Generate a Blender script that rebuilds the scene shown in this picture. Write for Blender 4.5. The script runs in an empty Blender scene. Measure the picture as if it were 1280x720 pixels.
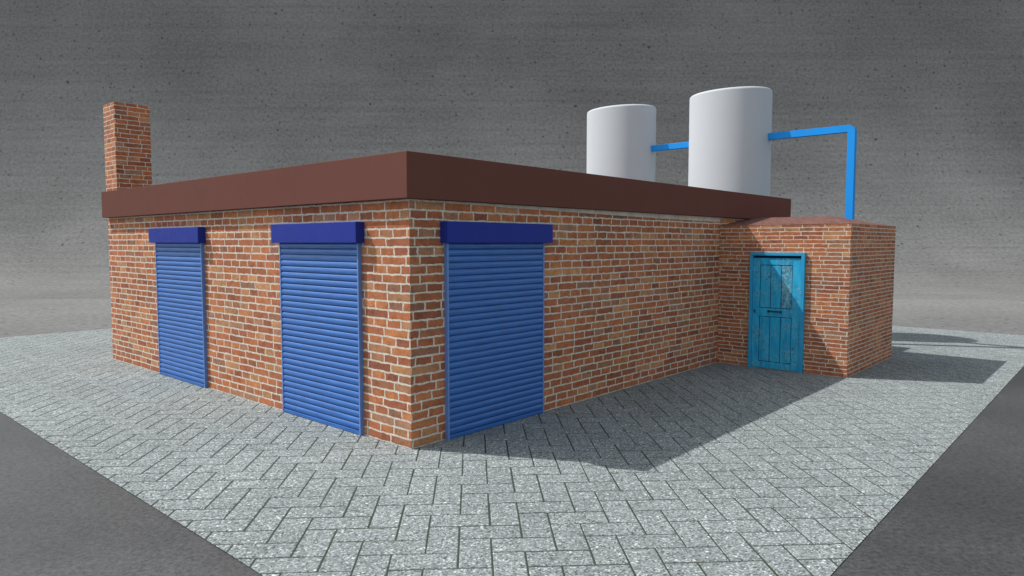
import bpy, bmesh, math, random
from mathutils import Vector, Matrix
random.seed(7)
C = bpy.context.scene.collection
# World axes: X runs along the right-hand wall, Y along the left-hand wall, the building's
# near corner stands at the origin.
VIEW = math.radians(-48.208)                 # heading frame: x = right of the viewer, y = ahead
CAM = Vector((-4.680, -5.602, 2.17))

# ------------------------------------------------------------------ helpers
def obj(name, bm, mats, parent=None, smooth=False):
    me = bpy.data.meshes.new(name)
    bmesh.ops.recalc_face_normals(bm, faces=bm.faces[:])
    bm.to_mesh(me); bm.free()
    if not isinstance(mats, (list, tuple)): mats = [mats]
    for m in mats: me.materials.append(m)
    if smooth:
        for p in me.polygons: p.use_smooth = True
    o = bpy.data.objects.new(name, me); C.objects.link(o)
    if parent: o.parent = parent
    return o

def thing(name, label, cat, loc=(0, 0, 0), group=None):
    o = bpy.data.objects.new(name, None); C.objects.link(o)
    o.location = loc; o.empty_display_size = .3
    tag(o, label, cat, group); return o

def tag(o, label, cat, group=None):
    o['label'] = label; o['category'] = cat
    if group: o['group'] = group
    return o

def box(bm, x0, x1, y0, y1, z0, z1, bev=0.0, mi=0):
    r = bmesh.ops.create_cube(bm, size=1)
    vs = r['verts']
    for v in vs:
        v.co = Vector((x0 + (v.co.x + .5) * (x1 - x0), y0 + (v.co.y + .5) * (y1 - y0), z0 + (v.co.z + .5) * (z1 - z0)))
    fs = list({f for v in vs for f in v.link_faces})
    for f in fs: f.material_index = mi
    if bev:
        es = list({e for v in vs for e in v.link_edges})
        bmesh.ops.bevel(bm, geom=es, offset=bev, segments=2, affect='EDGES', profile=.5)

def uv_walls(bm):
    """UVs in metres: run along the wall / height, so the brick courses keep real sizes."""
    uvl = bm.loops.layers.uv.new('UVMap')
    bm.normal_update()
    for f in bm.faces:
        n = f.normal
        for l in f.loops:
            c = l.vert.co
            if abs(n.z) > .7: l[uvl].uv = (c.x, c.y)
            elif abs(n.x) > abs(n.y): l[uvl].uv = (c.y + 31.0, c.z)
            else: l[uvl].uv = (c.x + 56.9, c.z)

class N:
    """tiny node builder"""
    def __init__(s, name):
        s.m = bpy.data.materials.new(name); s.m.use_nodes = True
        s.t = s.m.node_tree; s.b = s.t.nodes['Principled BSDF']
    def n(s, typ, **kw):
        nd = s.t.nodes.new(typ)
        for k, v in kw.items():
            if k.startswith('_'): nd.inputs[k[1:].replace('_', ' ')].default_value = v
            else: setattr(nd, k, v)
        return nd
    def l(s, a, b): s.t.links.new(a, b)
    def math(s, op, a, b=None, c=None):
        nd = s.t.nodes.new('ShaderNodeMath'); nd.operation = op
        for i, v in enumerate((a, b, c)):
            if v is None: continue
            if isinstance(v, (int, float)): nd.inputs[i].default_value = v
            else: s.l(v, nd.inputs[i])
        return nd.outputs[0]
    def ramp(s, fac, stops, interp='LINEAR'):
        nd = s.t.nodes.new('ShaderNodeValToRGB'); r = nd.color_ramp; r.interpolation = interp
        while len(r.elements) < len(stops): r.elements.new(.5)
        for e, (p, c) in zip(r.elements, stops):
            e.position = p; e.color = (*c, 1) if isinstance(c, (tuple, list)) else (c, c, c, 1)
        s.l(fac, nd.inputs[0]); return nd.outputs[0]
    def mix(s, fac, a, b, mode='MIX'):
        nd = s.t.nodes.new('ShaderNodeMix'); nd.data_type = 'RGBA'; nd.blend_type = mode
        for i, v in ((0, fac), (6, a), (7, b)):
            if isinstance(v, (int, float)): nd.inputs[i].default_value = v if i == 0 else (v, v, v, 1)
            elif isinstance(v, (tuple, list)): nd.inputs[i].default_value = (*v, 1)
            else: s.l(v, nd.inputs[i])
        return nd.outputs[2]
    def noise(s, vec, scale, detail=4, rough=.55, out='Fac'):
        nd = s.n('ShaderNodeTexNoise', _Scale=scale, _Detail=detail, _Roughness=rough)
        if vec is not None: s.l(vec, nd.inputs['Vector'])
        return nd.outputs[out]
    def mapping(s, vec, scale=(1, 1, 1), loc=(0, 0, 0)):
        nd = s.n('ShaderNodeMapping', _Scale=scale, _Location=loc); s.l(vec, nd.inputs[0]); return nd.outputs[0]
    def coord(s, which='Object'): return s.n('ShaderNodeTexCoord').outputs[which]
    def bump(s, h, strength=.3, dist=.01, chain=None):
        nd = s.n('ShaderNodeBump', _Strength=strength, _Distance=dist); s.l(h, nd.inputs['Height'])
        if chain is not None: s.l(chain, nd.inputs['Normal'])
        s.l(nd.outputs[0], s.b.inputs['Normal']); return nd.outputs[0]
    def set(s, **kw):
        for k, v in kw.items():
            i = s.b.inputs[k.replace('_', ' ')]
            if hasattr(v, 'is_output') or isinstance(v, bpy.types.NodeSocket): s.l(v, i)
            else: i.default_value = (*v, 1) if isinstance(v, (tuple, list)) and len(v) == 3 else v
        return s.m

# ------------------------------------------------------------------ materials
def brick_mat(name, bw, rh, mortar, squash, seed=0.0, xs=1.0):
    k = N(name); uv = k.coord('UV')
    uvm = k.mapping(uv, (xs, 1, 1), (seed, 0, 0))
    dn = k.n('ShaderNodeTexNoise', _Scale=15.0, _Detail=3.0); k.l(uv, dn.inputs['Vector'])
    sub = k.n('ShaderNodeVectorMath', operation='SUBTRACT'); k.l(dn.outputs['Color'], sub.inputs[0]); sub.inputs[1].default_value = (.5, .5, .5)
    sc = k.n('ShaderNodeVectorMath', operation='SCALE'); k.l(sub.outputs[0], sc.inputs[0]); sc.inputs['Scale'].default_value = .028 * (rh / .096) ** .6
    dn2 = k.n('ShaderNodeTexNoise', _Scale=2.3, _Detail=1.0); k.l(uv, dn2.inputs['Vector'])
    sub2 = k.n('ShaderNodeVectorMath', operation='SUBTRACT'); k.l(dn2.outputs['Color'], sub2.inputs[0]); sub2.inputs[1].default_value = (.5, .5, .5)
    sc2 = k.n('ShaderNodeVectorMath', operation='SCALE'); k.l(sub2.outputs[0], sc2.inputs[0]); sc2.inputs['Scale'].default_value = .014 * (rh / .096) ** .6
    add = k.n('ShaderNodeVectorMath', operation='ADD'); k.l(uvm, add.inputs[0]); k.l(sc.outputs[0], add.inputs[1])
    add2 = k.n('ShaderNodeVectorMath', operation='ADD'); k.l(add.outputs[0], add2.inputs[0]); k.l(sc2.outputs[0], add2.inputs[1])
    # every course starts at its own place, so perpends never line up
    sep = k.n('ShaderNodeSeparateXYZ'); k.l(add2.outputs[0], sep.inputs[0])
    row = k.math('FLOOR', k.math('DIVIDE', sep.outputs[1], rh))
    wn = k.n('ShaderNodeTexWhiteNoise', noise_dimensions='1D'); k.l(row, wn.inputs['W'])
    com = k.n('ShaderNodeCombineXYZ'); k.l(k.math('ADD', sep.outputs[0], k.math('MULTIPLY', wn.outputs['Value'], bw * .9)), com.inputs[0]); k.l(sep.outputs[1], com.inputs[1])
    add2 = com
    br = k.n('ShaderNodeTexBrick', offset=.5, offset_frequency=2, squash=squash, squash_frequency=2)
    k.l(add2.outputs[0], br.inputs['Vector'])
    for s, v in (('Color1', (0, 0, 0, 1)), ('Color2', (1, 1, 1, 1)), ('Mortar', (.5, .5, .5, 1)), ('Scale', 1.0), ('Mortar Size', mortar),
                 ('Mortar Smooth', .25), ('Bias', 0.0), ('Brick Width', bw), ('Row Height', rh)): br.inputs[s].default_value = v
    tint = k.ramp(br.outputs['Color'], [(0, (.27, .085, .046)), (.16, (.45, .142, .056)), (.30, (.32, .100, .050)), (.44, (.52, .185, .066)),
                  (.56, (.38, .115, .050)), (.70, (.48, .155, .058)), (.82, (.27, .120, .072)), (.92, (.52, .23, .09)), (1, (.36, .17, .095))])
    fine = k.noise(uv, 55, 5, .7)
    mid = k.noise(uv, 9, 4, .6)
    big = k.noise(uv, .9, 3, .5)
    c = k.mix(1, tint, k.ramp(fine, [(.28, .62), (.52, 1.0), (.75, 1.28)]), 'MULTIPLY')
    c = k.mix(1, c, k.ramp(mid, [(.28, .66), (.5, 1.0), (.72, 1.2)]), 'MULTIPLY')
    c = k.mix(1, c, k.ramp(big, [(.35, .86), (.65, 1.1)]), 'MULTIPLY')
    scum = k.ramp(k.noise(uv, 22, 5, .75), [(.58, 0), (.72, .6)])
    c = k.mix(scum, c, (.42, .33, .25))
    c = k.mix(1, c, (1.04, 1.10, 1.22), 'MULTIPLY')
    mcol = k.mix(k.ramp(k.noise(uv, 18, 6, .75), [(.32, 0), (.68, 1)]), (.44, .365, .29), (.80, .72, .61))
    edge = k.n('ShaderNodeTexBrick', offset=.5, offset_frequency=2, squash=squash, squash_frequency=2)
    k.l(add2.outputs[0], edge.inputs['Vector'])
    for s_, v_ in (('Scale', 1.0), ('Mortar Size', mortar * 2.1), ('Mortar Smooth', .9), ('Brick Width', bw), ('Row Height', rh)): edge.inputs[s_].default_value = v_
    chip = k.math('MULTIPLY', edge.outputs['Fac'], k.ramp(k.noise(uv, 34, 5, .7), [(.55, 0), (.63, 1)]))
    fac = k.math('MAXIMUM', br.outputs['Fac'], k.math('MULTIPLY', chip, .85))
    c = k.mix(fac, c, mcol)
    h = k.math('SUBTRACT', k.math('MULTIPLY', fine, .35), fac)
    k.bump(h, .85, .007)
    return k.set(Base_Color=c, Roughness=.92, Specular_IOR_Level=.2)

def paint_mat(name, col, rough=.45, var=.12, spec=.4, dirt=None, scale=3.0, bump=.05):
    k = N(name); p = k.coord('Object')
    f = k.noise(p, scale, 5, .6)
    c = k.mix(1, col, k.ramp(f, [(.3, 1 - var), (.7, 1 + var)]), 'MULTIPLY')
    if dirt:
        g = k.ramp(k.noise(k.mapping(p, (9, 9, 1.2)), 1.6, 6, .7), [(.56, 0), (.78, .35)])
        c = k.mix(g, c, dirt)
    k.bump(k.noise(p, 60, 3), bump, .004)
    r = k.ramp(k.noise(p, 7, 4), [(.3, rough - .06), (.7, rough + .08)])
    return k.set(Base_Color=c, Roughness=r, Specular_IOR_Level=spec)

BRICK = brick_mat('brick', .232, .0965, .0118, 1.75, 0.0)
BRICK_SLIM = brick_mat('slim_brick', .235, .0672, .0082, 1.5, .13)
BRICK_SMALL = brick_mat('chimney_brick', .205, .081, .0082, 1.5, .21)
FASCIA = paint_mat('fascia_brown', (.150, .060, .047), .75, .03, .06, scale=1.2)
BOX_BLUE = paint_mat('shutter_box_blue', (.019, .035, .262), .5, .05, .12, scale=2.5)
RAIL_BLUE = paint_mat('guide_rail_blue', (.125, .235, .53), .4, .06, .45)
PIPE_BLUE = paint_mat('pipe_blue', (.018, .30, .82), .6, .04, .1, scale=2)
TANK_WHITE = paint_mat('tank_white', (.490, .515, .545), .6, .015, .12, scale=1.0, bump=.03)
SOFFIT = paint_mat('soffit_grey', (.56, .49, .42), .85, .22, .2, scale=6)

def shutter_mat():
    k = N('shutter_blue'); p = k.coord('Object')
    st = k.noise(k.mapping(p, (1.3, 1.3, 45)), 2.0, 5, .65)
    c = k.ramp(st, [(.28, (.016, .078, .28)), (.5, (.024, .125, .42)), (.72, (.040, .175, .50))])
    scr = k.ramp(k.noise(k.mapping(p, (2.2, 2.2, 30), (3, 1, 0)), 2.4, 6, .72), [(.66, 0), (.74, .65)])
    c = k.mix(scr, c, (.16, .19, .24))
    low = k.ramp(k.noise(k.mapping(p, (12, 12, .8)), 1.2, 5, .6), [(.55, 0), (.8, .3)])
    c = k.mix(low, c, (.03, .07, .20))
    k.bump(k.noise(p, 35, 3), .08, .004)
    return k.set(Base_Color=c, Roughness=.38, Specular_IOR_Level=.5)
SHUTTER = shutter_mat()
GROOVE = paint_mat('groove_dark', (.018, .06, .20), .7, .2, .2)

def door_mat(name='weathered_door_paint', wear=(.44, .60), cut=(.50, .57)):
    k = N(name); p = k.coord('Object')
    g = k.mapping(p, (7, 7, 1.3))
    f = k.noise(g, 2.2, 6, .65)
    c = k.ramp(f, [(.28, (.010, .25, .49)), (.5, (.014, .39, .68)), (.72, (.045, .50, .78))])
    pat = k.ramp(k.noise(p, 2.6, 3, .6), [(wear[0], 0), (wear[1], 1)])
    chip = k.ramp(k.noise(k.mapping(p, (26, 26, 7)), 2.2, 6, .72), [(cut[0], 0), (cut[1], 1)])
    m = k.math('MULTIPLY', pat, chip)
    bare = k.mix(k.ramp(k.noise(p, 24, 5, .7), [(.40, 0), (.60, 1)]), (.02, .10, .15), (.30, .52, .58))
    c = k.mix(k.math('MULTIPLY', m, .9), c, bare)
    spots = k.ramp(k.noise(k.mapping(p, (1, 1, .5)), 55, 4, .7), [(.66, 0), (.70, .8)])
    c = k.mix(spots, c, (.012, .035, .05))
    k.bump(k.math('SUBTRACT', k.noise(g, 6, 5), m), .3, .004)
    return k.set(Base_Color=c, Roughness=.5, Specular_IOR_Level=.35)
DOOR = door_mat()
DOOR_WORN = door_mat('bare_worn_plank', (.05, .30), (.36, .52))
DOOR_GROOVE_SHADE = paint_mat('door_groove_shade', (.004, .03, .07), .8, .2, .1)
DOOR_FRAME = paint_mat('door_frame_blue', (.022, .33, .60), .48, .14, .4, dirt=(.10, .17, .18), scale=5)
IRON = paint_mat('painted_iron', (.006, .035, .075), .45, .2, .5)

def roof_tile_mat():
    k = N('small_roof_tiles'); p = k.coord('Object')
    br = k.n('ShaderNodeTexBrick', offset=.5, offset_frequency=2)
    k.l(p, br.inputs['Vector'])
    for s, v in (('Color1', (.15, .055, .040, 1)), ('Color2', (.25, .098, .070, 1)), ('Mortar', (.036, .016, .014, 1)), ('Scale', 1.0), ('Mortar Size', .011),
                 ('Mortar Smooth', .2), ('Brick Width', .10), ('Row Height', .09)): br.inputs[s].default_value = v
    k.bump(k.math('SUBTRACT', k.noise(p, 40, 3), br.outputs['Fac']), .6, .006)
    return k.set(Base_Color=br.outputs['Color'], Roughness=.85)
TILES = roof_tile_mat()

def paver_mat():
    k = N('concrete_pavers'); p = k.coord('Object')
    isl = k.n('ShaderNodeNewGeometry').outputs['Random Per Island']
    base = k.ramp(isl, [(0, (.203, .223, .223)), (.5, (.216, .236, .236)), (1, (.229, .248, .248))])
    v1 = k.n('ShaderNodeTexVoronoi', _Scale=78.0); k.l(p, v1.inputs['Vector'])
    sp = k.n('ShaderNodeSeparateColor'); k.l(v1.outputs['Color'], sp.inputs[0])
    stone = k.ramp(sp.outputs[0], [(0, .15), (.14, .52), (.45, .92), (.8, 1.18), (.92, 1.75), (1, 2.5)])
    c = k.mix(.85, base, stone, 'MULTIPLY')
    v2 = k.n('ShaderNodeTexVoronoi', _Scale=21.0); k.l(p, v2.inputs['Vector'])
    s2 = k.n('ShaderNodeSeparateColor'); k.l(v2.outputs['Color'], s2.inputs[0])
    pick = k.math('GREATER_THAN', s2.outputs[1], .80)
    near = k.math('LESS_THAN', v2.outputs['Distance'], .24)
    bright = k.ramp(s2.outputs[2], [(.0, .06), (.62, .10), (.66, .72), (1, .85)], 'CONSTANT')
    c = k.mix(k.math('MULTIPLY', k.math('MULTIPLY', pick, near), .75), c, bright)
    c = k.mix(1, c, k.ramp(k.noise(p, 26, 5, .7), [(.3, .80), (.5, 1.0), (.72, 1.16)]), 'MULTIPLY')
    c = k.mix(1, c, k.ramp(k.noise(p, .55, 4, .55), [(.35, .93), (.65, 1.06)]), 'MULTIPLY')
    k.bump(k.noise(p, 120, 4, .7), .5, .004)
    return k.set(Base_Color=c, Roughness=.88, Specular_IOR_Level=.3)
PAVER = paver_mat()

def joint_mat():
    k = N('joint_sand'); p = k.coord('Object')
    moss = k.ramp(k.noise(p, 1.7, 5, .6), [(.5, 0), (.68, .7)])
    c = k.mix(moss, k.mix(k.noise(p, 50, 4), (.030, .034, .030), (.075, .082, .072)), (.040, .055, .022))
    return k.set(Base_Color=c, Roughness=.95, Specular_IOR_Level=.1)
JOINT = joint_mat()

def concrete_mat(name, col, which='Object', s=1.0, rough=.85, spec=.3, streak=True, contrast=1.0, grain=5.5, bump=.25):
    k = N(name); p = k.coord(which)
    blot = k.ramp(k.noise(p, .09 * s, 4, .6), [(.3, 1 - .22 * contrast), (.7, 1 + .18 * contrast)])
    c = k.mix(1, col, blot, 'MULTIPLY')
    c = k.mix(1, c, k.ramp(k.noise(p, grain * s, 4, .8), [(.3, 1 - .34 * contrast), (.5, 1.0), (.7, 1 + .32 * contrast)]), 'MULTIPLY')
    if streak:
        st = k.noise(k.mapping(p, (.045 * s, 2.4 * s, 1)), 1.0, 6, .72)
        c = k.mix(1, c, k.ramp(st, [(.3, .86), (.52, 1.0), (.72, 1.10)]), 'MULTIPLY')
        ln = k.ramp(k.noise(k.mapping(p, (.10 * s, 5.5 * s, 1), (4, 9, 0)), 1.0, 3, .6), [(.68, 1), (.73, .84)])
        c = k.mix(1, c, ln, 'MULTIPLY')
    for sc, pr, rad, dk in ((4.2 * s, .76, .36, .55), (1.3 * s, .86, .14, .35), (.42 * s, .75, .075, .2)):
        v = k.n('ShaderNodeTexVoronoi', _Scale=sc); k.l(p, v.inputs['Vector'])
        q = k.n('ShaderNodeSeparateColor'); k.l(v.outputs['Color'], q.inputs[0])
        m = k.math('MULTIPLY', k.math('GREATER_THAN', q.outputs[0], pr), k.math('LESS_THAN', v.outputs['Distance'], k.math('MULTIPLY', q.outputs[1], rad)))
        c = k.mix(k.math('MULTIPLY', m, 1 - dk), c, (.02, .02, .02))
    if bump: k.bump(k.noise(p, 6 * s, 6, .7), bump, .02 / s)
    return k.set(Base_Color=c, Roughness=rough, Specular_IOR_Level=spec)
WALL_CONC = concrete_mat('board_marked_concrete', (.174, .170, .167), 'UV', contrast=.95, bump=.15, spec=.05)
FLOOR_CONC = concrete_mat('pale_concrete_floor', (.188, .184, .181), 'Object', streak=False, bump=0, spec=.05)
SHADED_FLOOR = concrete_mat('shade_toned_concrete', (.050, .0495, .049), 'Object', s=3.2, rough=.42, spec=.8, streak=False, contrast=2.3, grain=8)  # same floor as the pale one, with shade put into its colour
SHADED_FLOOR.node_tree.nodes['Principled BSDF'].inputs['Sheen Weight'].default_value = .0
SHADED_FLOOR.node_tree.nodes['Principled BSDF'].inputs['Sheen Roughness'].default_value = .4

# ------------------------------------------------------------------ setting
def setting(name, bm, m):
    o = obj(name, bm, m); o['kind'] = 'structure'
    o.location = (CAM.x, CAM.y, 0); o.rotation_euler = (0, 0, VIEW); return o

bm = bmesh.new()
for q in [(-300, -300), (300, -300), (300, 300), (-300, 300)]: bm.verts.new((*q, -.010))
bm.faces.new(bm.verts); setting('ground', bm, FLOOR_CONC)

bm = bmesh.new()          # near floor, light fall-off painted in as dark concrete; its far joint runs beneath the paving
for q in [(-90, -90), (90, -90), (90, 11 + .165 * 98), (-90, 11 - .165 * 82)]: bm.verts.new((*q, -.006))
bm.faces.new(bm.verts); setting('shaded_floor', bm, SHADED_FLOOR)

# curved concrete wall behind: a floor-to-wall sweep of 16 m radius, 0.4 m thick
bm = bmesh.new(); uvl = bm.loops.layers.uv.new('UVMap')
Y0 = 27.0
key = [(0, 0), (.25, 8), (.9, 19), (2.2, 36), (4.0, 51), (6.2, 62), (10, 71), (14, 74), (26, 74.6)]      # height -> slope of the sweep
def slope(z):
    for (z0, p0), (z1, p1) in zip(key, key[1:]):
        if z <= z1: return math.radians(p0 + (p1 - p0) * (z - z0) / (z1 - z0))
prof, y, z, arc = [(Y0, -.007, 0.0)], Y0, 0.0, 0.0
while z < 22:
    a = max(slope(z), math.radians(1.5)); d = .06 if z < 2 else .2
    y += d * math.cos(a); z += d * math.sin(a); arc += d
    prof.append((y, z - .007, arc))
xs = [-80 + 8 * i for i in range(21)]
grid = [[bm.verts.new((x, y, z)) for (y, z, s) in prof] for x in xs]
back = [(y + .4, z - .1) for y, z, q in prof]
M = len(prof) - 1
gb = [[bm.verts.new((x, y, z)) for (y, z) in back] for x in xs]
for i in range(20):
    for j in range(M):
        f = bm.faces.new([grid[i][j], grid[i + 1][j], grid[i + 1][j + 1], grid[i][j + 1]])
        for l, (a, b) in zip(f.loops, ((i, j), (i + 1, j), (i + 1, j + 1), (i, j + 1))): l[uvl].uv = (xs[a], prof[b][2])
        bm.faces.new([gb[i][j], gb[i][j + 1], gb[i + 1][j + 1], gb[i + 1][j]])
    bm.faces.new([grid[i][M], grid[i + 1][M], gb[i + 1][M], gb[i][M]])
w = obj('backdrop_wall', bm, WALL_CONC, smooth=True)
w.location = (CAM.x, CAM.y, 0); w.rotation_euler = (0, 0, VIEW)
tag(w, 'tall grey board-marked concrete wall sweeping up behind the whole building', 'wall')

# herringbone paving, square pad, laid at 45 degrees to the building
PX0, PX1, PY0, PY1 = -2.46, 15.45, -4.20, 13.68
bm = bmesh.new()
cw, gap = .232, .0052
cs = math.cos(math.radians(45)); cx, cy = (PX0 + PX1) / 2, (PY0 + PY1) / 2
def paver(i0, j0, i1, j1):
    x0, x1, y0, y1 = i0 * cw + gap, i1 * cw - gap, j0 * cw + gap, j1 * cw - gap
    mx, my = (x0 + x1) / 2, (y0 + y1) / 2
    wx, wy = cx + (mx - my) * cs, cy + (mx + my) * cs
    if not (PX0 - .3 < wx < PX1 + .3 and PY0 - .3 < wy < PY1 + .3): return
    if .4 < wx < 9.8 and .4 < wy < 8.1: return              # under the building
    dz = random.uniform(-.0012, .0012); b = .005
    jx, jy = random.uniform(-.0015, .0015), random.uniform(-.0015, .0015)
    def W(x, y, z):
        x += jx; y += jy
        return bm.verts.new((cx + (x - y) * cs, cy + (x + y) * cs, z))
    lo = [W(x, y, -.03) for x, y in ((x0, y0), (x1, y0), (x1, y1), (x0, y1))]
    mi = [W(x, y, dz - .004) for x, y in ((x0, y0), (x1, y0), (x1, y1), (x0, y1))]
    hi = [W(x, y, dz) for x, y in ((x0 + b, y0 + b), (x1 - b, y0 + b), (x1 - b, y1 - b), (x0 + b, y1 - b))]
    for k in range(4):
        q = (k + 1) % 4
        bm.faces.new((lo[k], lo[q], mi[q], mi[k])); bm.faces.new((mi[k], mi[q], hi[q], hi[k]))
    bm.faces.new(hi)
n = 62
for i in range(-n, n):
    for j in range(-n, n):
        k = (i - j) % 4
        if k == 0: paver(i, j, i + 2, j + 1)
        elif k == 3: paver(i, j, i + 1, j + 2)
for co, no in (((PX0, 0, 0), (-1, 0, 0)), ((PX1, 0, 0), (1, 0, 0)), ((0, PY0, 0), (0, -1, 0)), ((0, PY1, 0), (0, 1, 0))):
    bmesh.ops.bisect_plane(bm, geom=bm.verts[:] + bm.edges[:] + bm.faces[:], dist=1e-5, plane_co=co, plane_no=no, clear_outer=True)
for v in bm.verts: v.co.z += 0.0
o = obj('pavement', bm, PAVER); o['kind'] = 'structure'
bm = bmesh.new()
box(bm, PX0 + .002, PX1 - .002, PY0 + .002, PY1 - .002, -.05, -.0025)
o = obj('paving_bed', bm, JOINT); o['kind'] = 'structure'

# ------------------------------------------------------------------ main building
Lw, Vw, ZW, ZR = 8.59, 10.30, 2.621, 3.091
b = thing('brick_building', 'long flat-roofed red brick building with blue roller shutters and brown fascia', 'building')
bm = bmesh.new(); box(bm, 0, Vw, 0, Lw, -.06, ZW - .002); uv_walls(bm)
obj('wall', bm, BRICK, b)
bm = bmesh.new(); box(bm, -.10, 10.37, -.088, Lw - .02, ZW, ZR, .004)
roof = obj('roof', bm, FASCIA, b)
bm = bmesh.new(); box(bm, .0, .605, 8.075, 8.625, ZR - .01, 4.675, .004); uv_walls(bm)
obj('chimney', bm, BRICK_SMALL, roof)
# pale mortar fillet under the eaves of the right-hand wall, thickening away from the corner
bm = bmesh.new()
pts = [(.55, .010), (1.6, .036), (3.6, .056), (5.0, .070), (7.17, .080)]
top = [[bm.verts.new((x, y, z)) for (y, z) in ((-.004, ZW - .003 - h), (-.012, ZW - .003), (.02, ZW - .003), (.02, ZW - .003 - h))] for x, h in pts]
for p, q in zip(top, top[1:]):
    for i in range(4): bm.faces.new((p[i], p[(i + 1) % 4], q[(i + 1) % 4], q[i]))
bm.faces.new(top[0]); bm.faces.new(top[-1])
obj('soffit_strip', bm, SOFFIT, b)

SW, SH, SP = 1.665, 2.166, .05              # curtain width, height, stand-off
def roller_shutter(parent, pos, along_y):
    """pos = distance of the shutter's near end from the corner; built along +x then turned for the left wall"""
    def put(bm):
        if along_y:
            for v in bm.verts: v.co = Vector((-v.co.y, v.co.x + pos, v.co.z)) if False else Vector((v.co.y, v.co.x + pos, v.co.z))
        else:
            for v in bm.verts: v.co = Vector((v.co.x + pos, v.co.y, v.co.z))
        return bm
    rail = .024
    bm = bmesh.new(); nsl = 29; ps = (SH - .048) / nsl
    prof = []
    for s in range(nsl):
        z = .048 + s * ps
        prof += [(z, -.032, 1), (z + .07 * ps, -.031, 1), (z + .13 * ps, -.037, 0)]
        for t in (.18, .30, .44, .58, .72, .84, .93): prof.append((z + t * ps, -.037 - .0088 * max(0, math.sin(math.pi * (t - .08) / .92)) ** .8, 0))
    prof.append((SH, -.034, 0))
    a = [bm.verts.new((rail - .008, y, z)) for z, y, _ in prof]; c = [bm.verts.new((SW - rail + .008, y, z)) for z, y, _ in prof]
    for i in range(len(prof) - 1):
        f = bm.faces.new((a[i], c[i], c[i + 1], a[i + 1])); f.smooth = True; f.material_index = prof[i][2]
    root = obj('roller_shutter', put(bm), [SHUTTER, GROOVE], parent)
    for x0, x1 in ((0, rail), (SW - rail, SW)):
        bm = bmesh.new(); box(bm, x0, x1, -SP, 0.02, -.01, SH, .004)
        obj('guide_rail', put(bm), RAIL_BLUE, root)
    bm = bmesh.new(); box(bm, rail + .001, SW - rail - .001, -.046, -.005, .004, .048, .005)
    obj('bottom_bar', put(bm), SHUTTER, root)
    bm = bmesh.new(); box(bm, -.055, SW + .085 if not along_y else SW + .075, -.115, .02, SH, SH + .232, .005)
    obj('shutter_box', put(bm), BOX_BLUE, root)
    return root
s1 = roller_shutter(b, 4.685, True)
s2 = roller_shutter(b, .822, True)
s3 = roller_shutter(b, .482, False)

# ------------------------------------------------------------------ annex
AX0, AX1, AY, AZ = 7.180, 9.910, -2.210, 2.467
an = thing('brick_annex', 'small brick annex with a cyan door and low tiled roof beside the long building', 'building', (AX0, 0, 0))
def loc(bm):
    for v in bm.verts: v.co.x -= AX0
    return bm
bm = bmesh.new(); box(bm, AX0, AX1, AY, -.002, -.06, AZ); uv_walls(bm)
obj('wall', loc(bm), BRICK_SLIM, an)
bm = bmesh.new()
e = .002; rz = 2.645; rx = (AX0 + AX1) / 2
lo = [bm.verts.new(p) for p in ((AX0 - e, -.003, AZ), (AX0 - e, AY - e, AZ), (AX1 + e, AY - e, AZ), (AX1 + e, -.003, AZ))]
ev = [bm.verts.new((v.co.x, v.co.y, AZ + .003)) for v in lo]
r0, r1 = bm.verts.new((rx - .0, -.003, rz)), bm.verts.new((rx, AY + .72, rz))
for i in range(4): bm.faces.new((lo[i], lo[(i + 1) % 4], ev[(i + 1) % 4], ev[i])) if i < 3 else None
bm.faces.new((ev[0], ev[1], r1, r0)); bm.faces.new((ev[1], ev[2], r1)); bm.faces.new((ev[2], ev[3], r0, r1)); bm.faces.new((lo[0], ev[0], r0, ev[3], lo[3])); bm.faces.new(lo)
obj('roof', loc(bm), TILES, an)

# door in the annex front (front face at x = AX0, looking towards -x)
bm = bmesh.new()
def fb(y0, y1, z0, z1, d0, d1, mi=0, bev=.003): box(bm, AX0 - d1, AX0 - d0, y0, y1, z0, z1, bev, mi)
D0, D1 = -1.465, -.645
fb(D0, D1, .01, 1.945, -.02, .012, 1, 0)                     # dark sheet behind the grooves; its top strip is painted lintel shadow
P0, P1 = -1.318, -.772
fb(D0, P0 - .004, .01, 1.905, .010, .026); fb(P1 + .004, D1, .01, 1.905, .010, .026)      # stiles
for z0, z1 in ((.01, .118), (.905, 1.048), (1.790, 1.905)): fb(P0 - .003, P1 + .003, z0, z1, .010, .0265)
w3 = (P1 - P0) / 3
for z0, z1 in ((.128, .896), (1.058, 1.781)):
    for i in range(3): fb(P0 + i * w3 + .005, P0 + (i + 1) * w3 - .005, z0, z1, .008, .021, 2 if (z0 > 1 and i == 0) else 0)
door = obj('door', loc(bm), [DOOR, DOOR_GROOVE_SHADE, DOOR_WORN], an)
bm = bmesh.new()
for y0, y1, z0, z1 in ((-1.525, D0 - .002, -.01, 2.0), (D1 + .002, -.592, -.01, 2.0), (D0 - .001, D1 + .001, 1.947, 1.999)):
    fb(y0, y1, z0, z1, -.02, .054, 0, .005)
obj('door_frame', loc(bm), DOOR_FRAME, door)
bm = bmesh.new()
fb(-1.155, -.925, .985, 1.010, .052, .070, 0, .006)
for y in (-1.145, -.935): fb(y - .012, y + .012, .975, 1.016, .022, .066, 0, .004)
obj('handle', loc(bm), IRON, door)
bm = bmesh.new(); fb(-.700, -.680, .95, 1.01, .022, .034, 0, .004); fb(-.697, -.680, .985, 1.005, .032, .062, 0, .004)
obj('lock', loc(bm), IRON, door)

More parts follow.
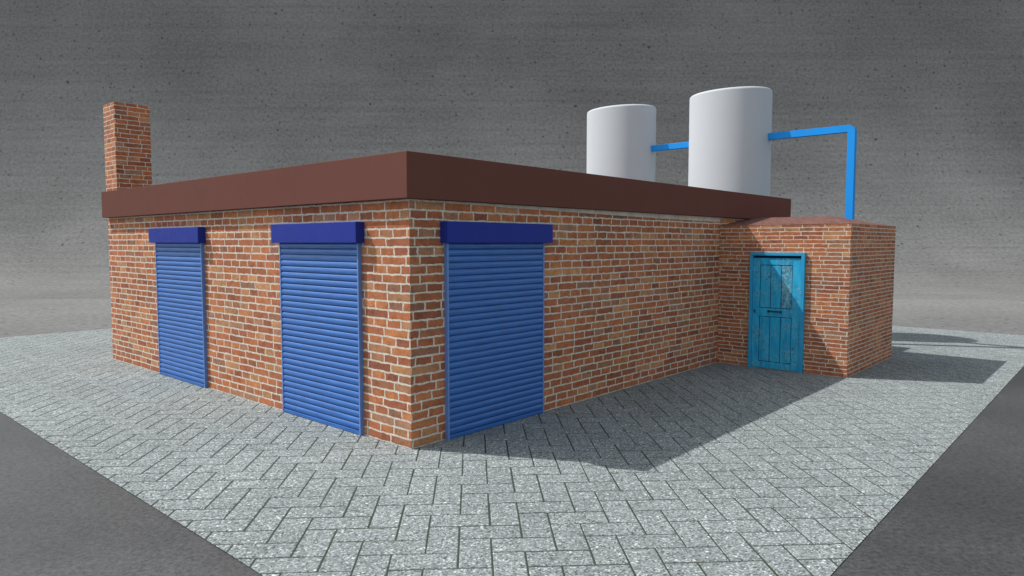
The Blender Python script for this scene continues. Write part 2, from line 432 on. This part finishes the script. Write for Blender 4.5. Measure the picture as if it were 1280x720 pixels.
# ------------------------------------------------------------------ tanks behind the building
def tank_bm():
    bm = bmesh.new(); a, bb, zt, rr = .982, .742, 5.715, .065
    prof = [(0, -.01)] + [(0, .02 + i * .5) for i in range(0, 11)]
    prof = [(0.0, -.02), (0.0, zt - rr)]
    for i in range(1, 9):
        t = math.pi / 2 * i / 8
        prof.append((rr * (1 - math.cos(t)), zt - rr + rr * math.sin(t)))
    nn = 96; rings = []
    for ins, z in prof:
        rings.append([bm.verts.new(((bb - ins) * math.sin(2 * math.pi * k / nn), (a - ins) * math.cos(2 * math.pi * k / nn), z)) for k in range(nn)])
    for p, q in zip(rings, rings[1:]):
        for k in range(nn): bm.faces.new((p[k], p[(k + 1) % nn], q[(k + 1) % nn], q[k]))
    bm.faces.new(rings[-1])
    return bm
for y, lab in ((1.805, 'white oval tank behind the roof, the one the bent pipe leaves'),
               (4.870, 'white oval tank behind the roof, farther from the annex, with only one pipe')):
    t = obj('storage_tank', tank_bm(), TANK_WHITE, smooth=True); t.location = (11.42, y, 0)
    tag(t, lab, 'tank', 'white tanks behind the building')
bm = bmesh.new(); box(bm, -.072, .072, 2.775 - 3.33, 3.905 - 3.33, -.072, .072, .008)
p = obj('link_pipe', bm, PIPE_BLUE); p.location = (11.41, 3.33, 4.602)
tag(p, 'short straight blue square pipe joining the two white tanks', 'pipe')
# bent pipe: square section swept along its centre line
bm = bmesh.new(); h = .074; rad = .078
path = [((.0, .835), (0, 1))]
pts = [(.835, 4.602, 0.0)]
cyp, czp = -.962 + rad, 4.602 - rad
for i in range(0, 9):
    t = math.pi / 2 * i / 8
    pts.append((cyp - rad * math.sin(t), czp + rad * math.cos(t), t))
pts.append((-.962, -.02, math.pi / 2))
rings = []
for y, z, t in pts:
    ny, nz = -math.sin(t), math.cos(t)
    rings.append([bm.verts.new((sx * h, y + sn * h * ny, z + sn * h * nz)) for sx, sn in ((-1, -1), (1, -1), (1, 1), (-1, 1))])
for p, q in zip(rings, rings[1:]):
    for k in range(4): bm.faces.new((p[k], p[(k + 1) % 4], q[(k + 1) % 4], q[k]))
bm.faces.new(rings[0]); bm.faces.new(rings[-1])
for v in bm.verts: v.co.y += .962
p = obj('drain_pipe', bm, PIPE_BLUE); p.location = (11.41, -.962, 0)
tag(p, 'bent blue square pipe leaving a white tank and dropping behind the annex', 'pipe')

# ------------------------------------------------------------------ light, sky, camera
S = Vector((-.288, .544, .789)).normalized()
sun = bpy.data.lights.new('sun', 'SUN'); sun.energy = 2.85; sun.angle = math.radians(.5); sun.color = (1, .985, .95)
so = bpy.data.objects.new('sun', sun); C.objects.link(so); so.rotation_euler = S.to_track_quat('Z', 'Y').to_euler(); so.location = S * 30
wd = bpy.data.worlds.new('World'); bpy.context.scene.world = wd; wd.use_nodes = True
nt = wd.node_tree; bg = nt.nodes['Background']
sky = nt.nodes.new('ShaderNodeTexSky'); sky.sky_type = 'NISHITA'; sky.sun_disc = False
sky.sun_elevation = math.asin(S.z); sky.sun_rotation = math.atan2(S.x, S.y)
sky.dust_density = 1.5; sky.air_density = 1.0; sky.ozone_density = 1.0
hs = nt.nodes.new('ShaderNodeHueSaturation'); hs.inputs['Saturation'].default_value = .34      # a hazy, pale sky
nt.links.new(sky.outputs[0], hs.inputs['Color']); mx = nt.nodes.new('ShaderNodeMix'); mx.data_type = 'RGBA'; mx.blend_type = 'MULTIPLY'; mx.inputs[0].default_value = 1; mx.inputs[7].default_value = (.95, 1.0, .98, 1)
nt.links.new(hs.outputs[0], mx.inputs[6]); nt.links.new(mx.outputs[2], bg.inputs[0]); bg.inputs[1].default_value = .12

cd = bpy.data.cameras.new('camera'); cd.sensor_width = 36; cd.lens = 36 * 872.94 / 1280; cd.clip_end = 2000; cd.clip_start = .05
co = bpy.data.objects.new('camera', cd); C.objects.link(co)
co.location = CAM; co.rotation_euler = (math.pi / 2 - .065, 0, VIEW)
sc = bpy.context.scene; sc.camera = co
sc.view_settings.view_transform = 'Standard'; sc.view_settings.look = 'None'; sc.view_settings.exposure = 0.62; sc.view_settings.gamma = 1
sc.render.engine = 'CYCLES'; sc.cycles.max_bounces = 8; sc.cycles.diffuse_bounces = 4
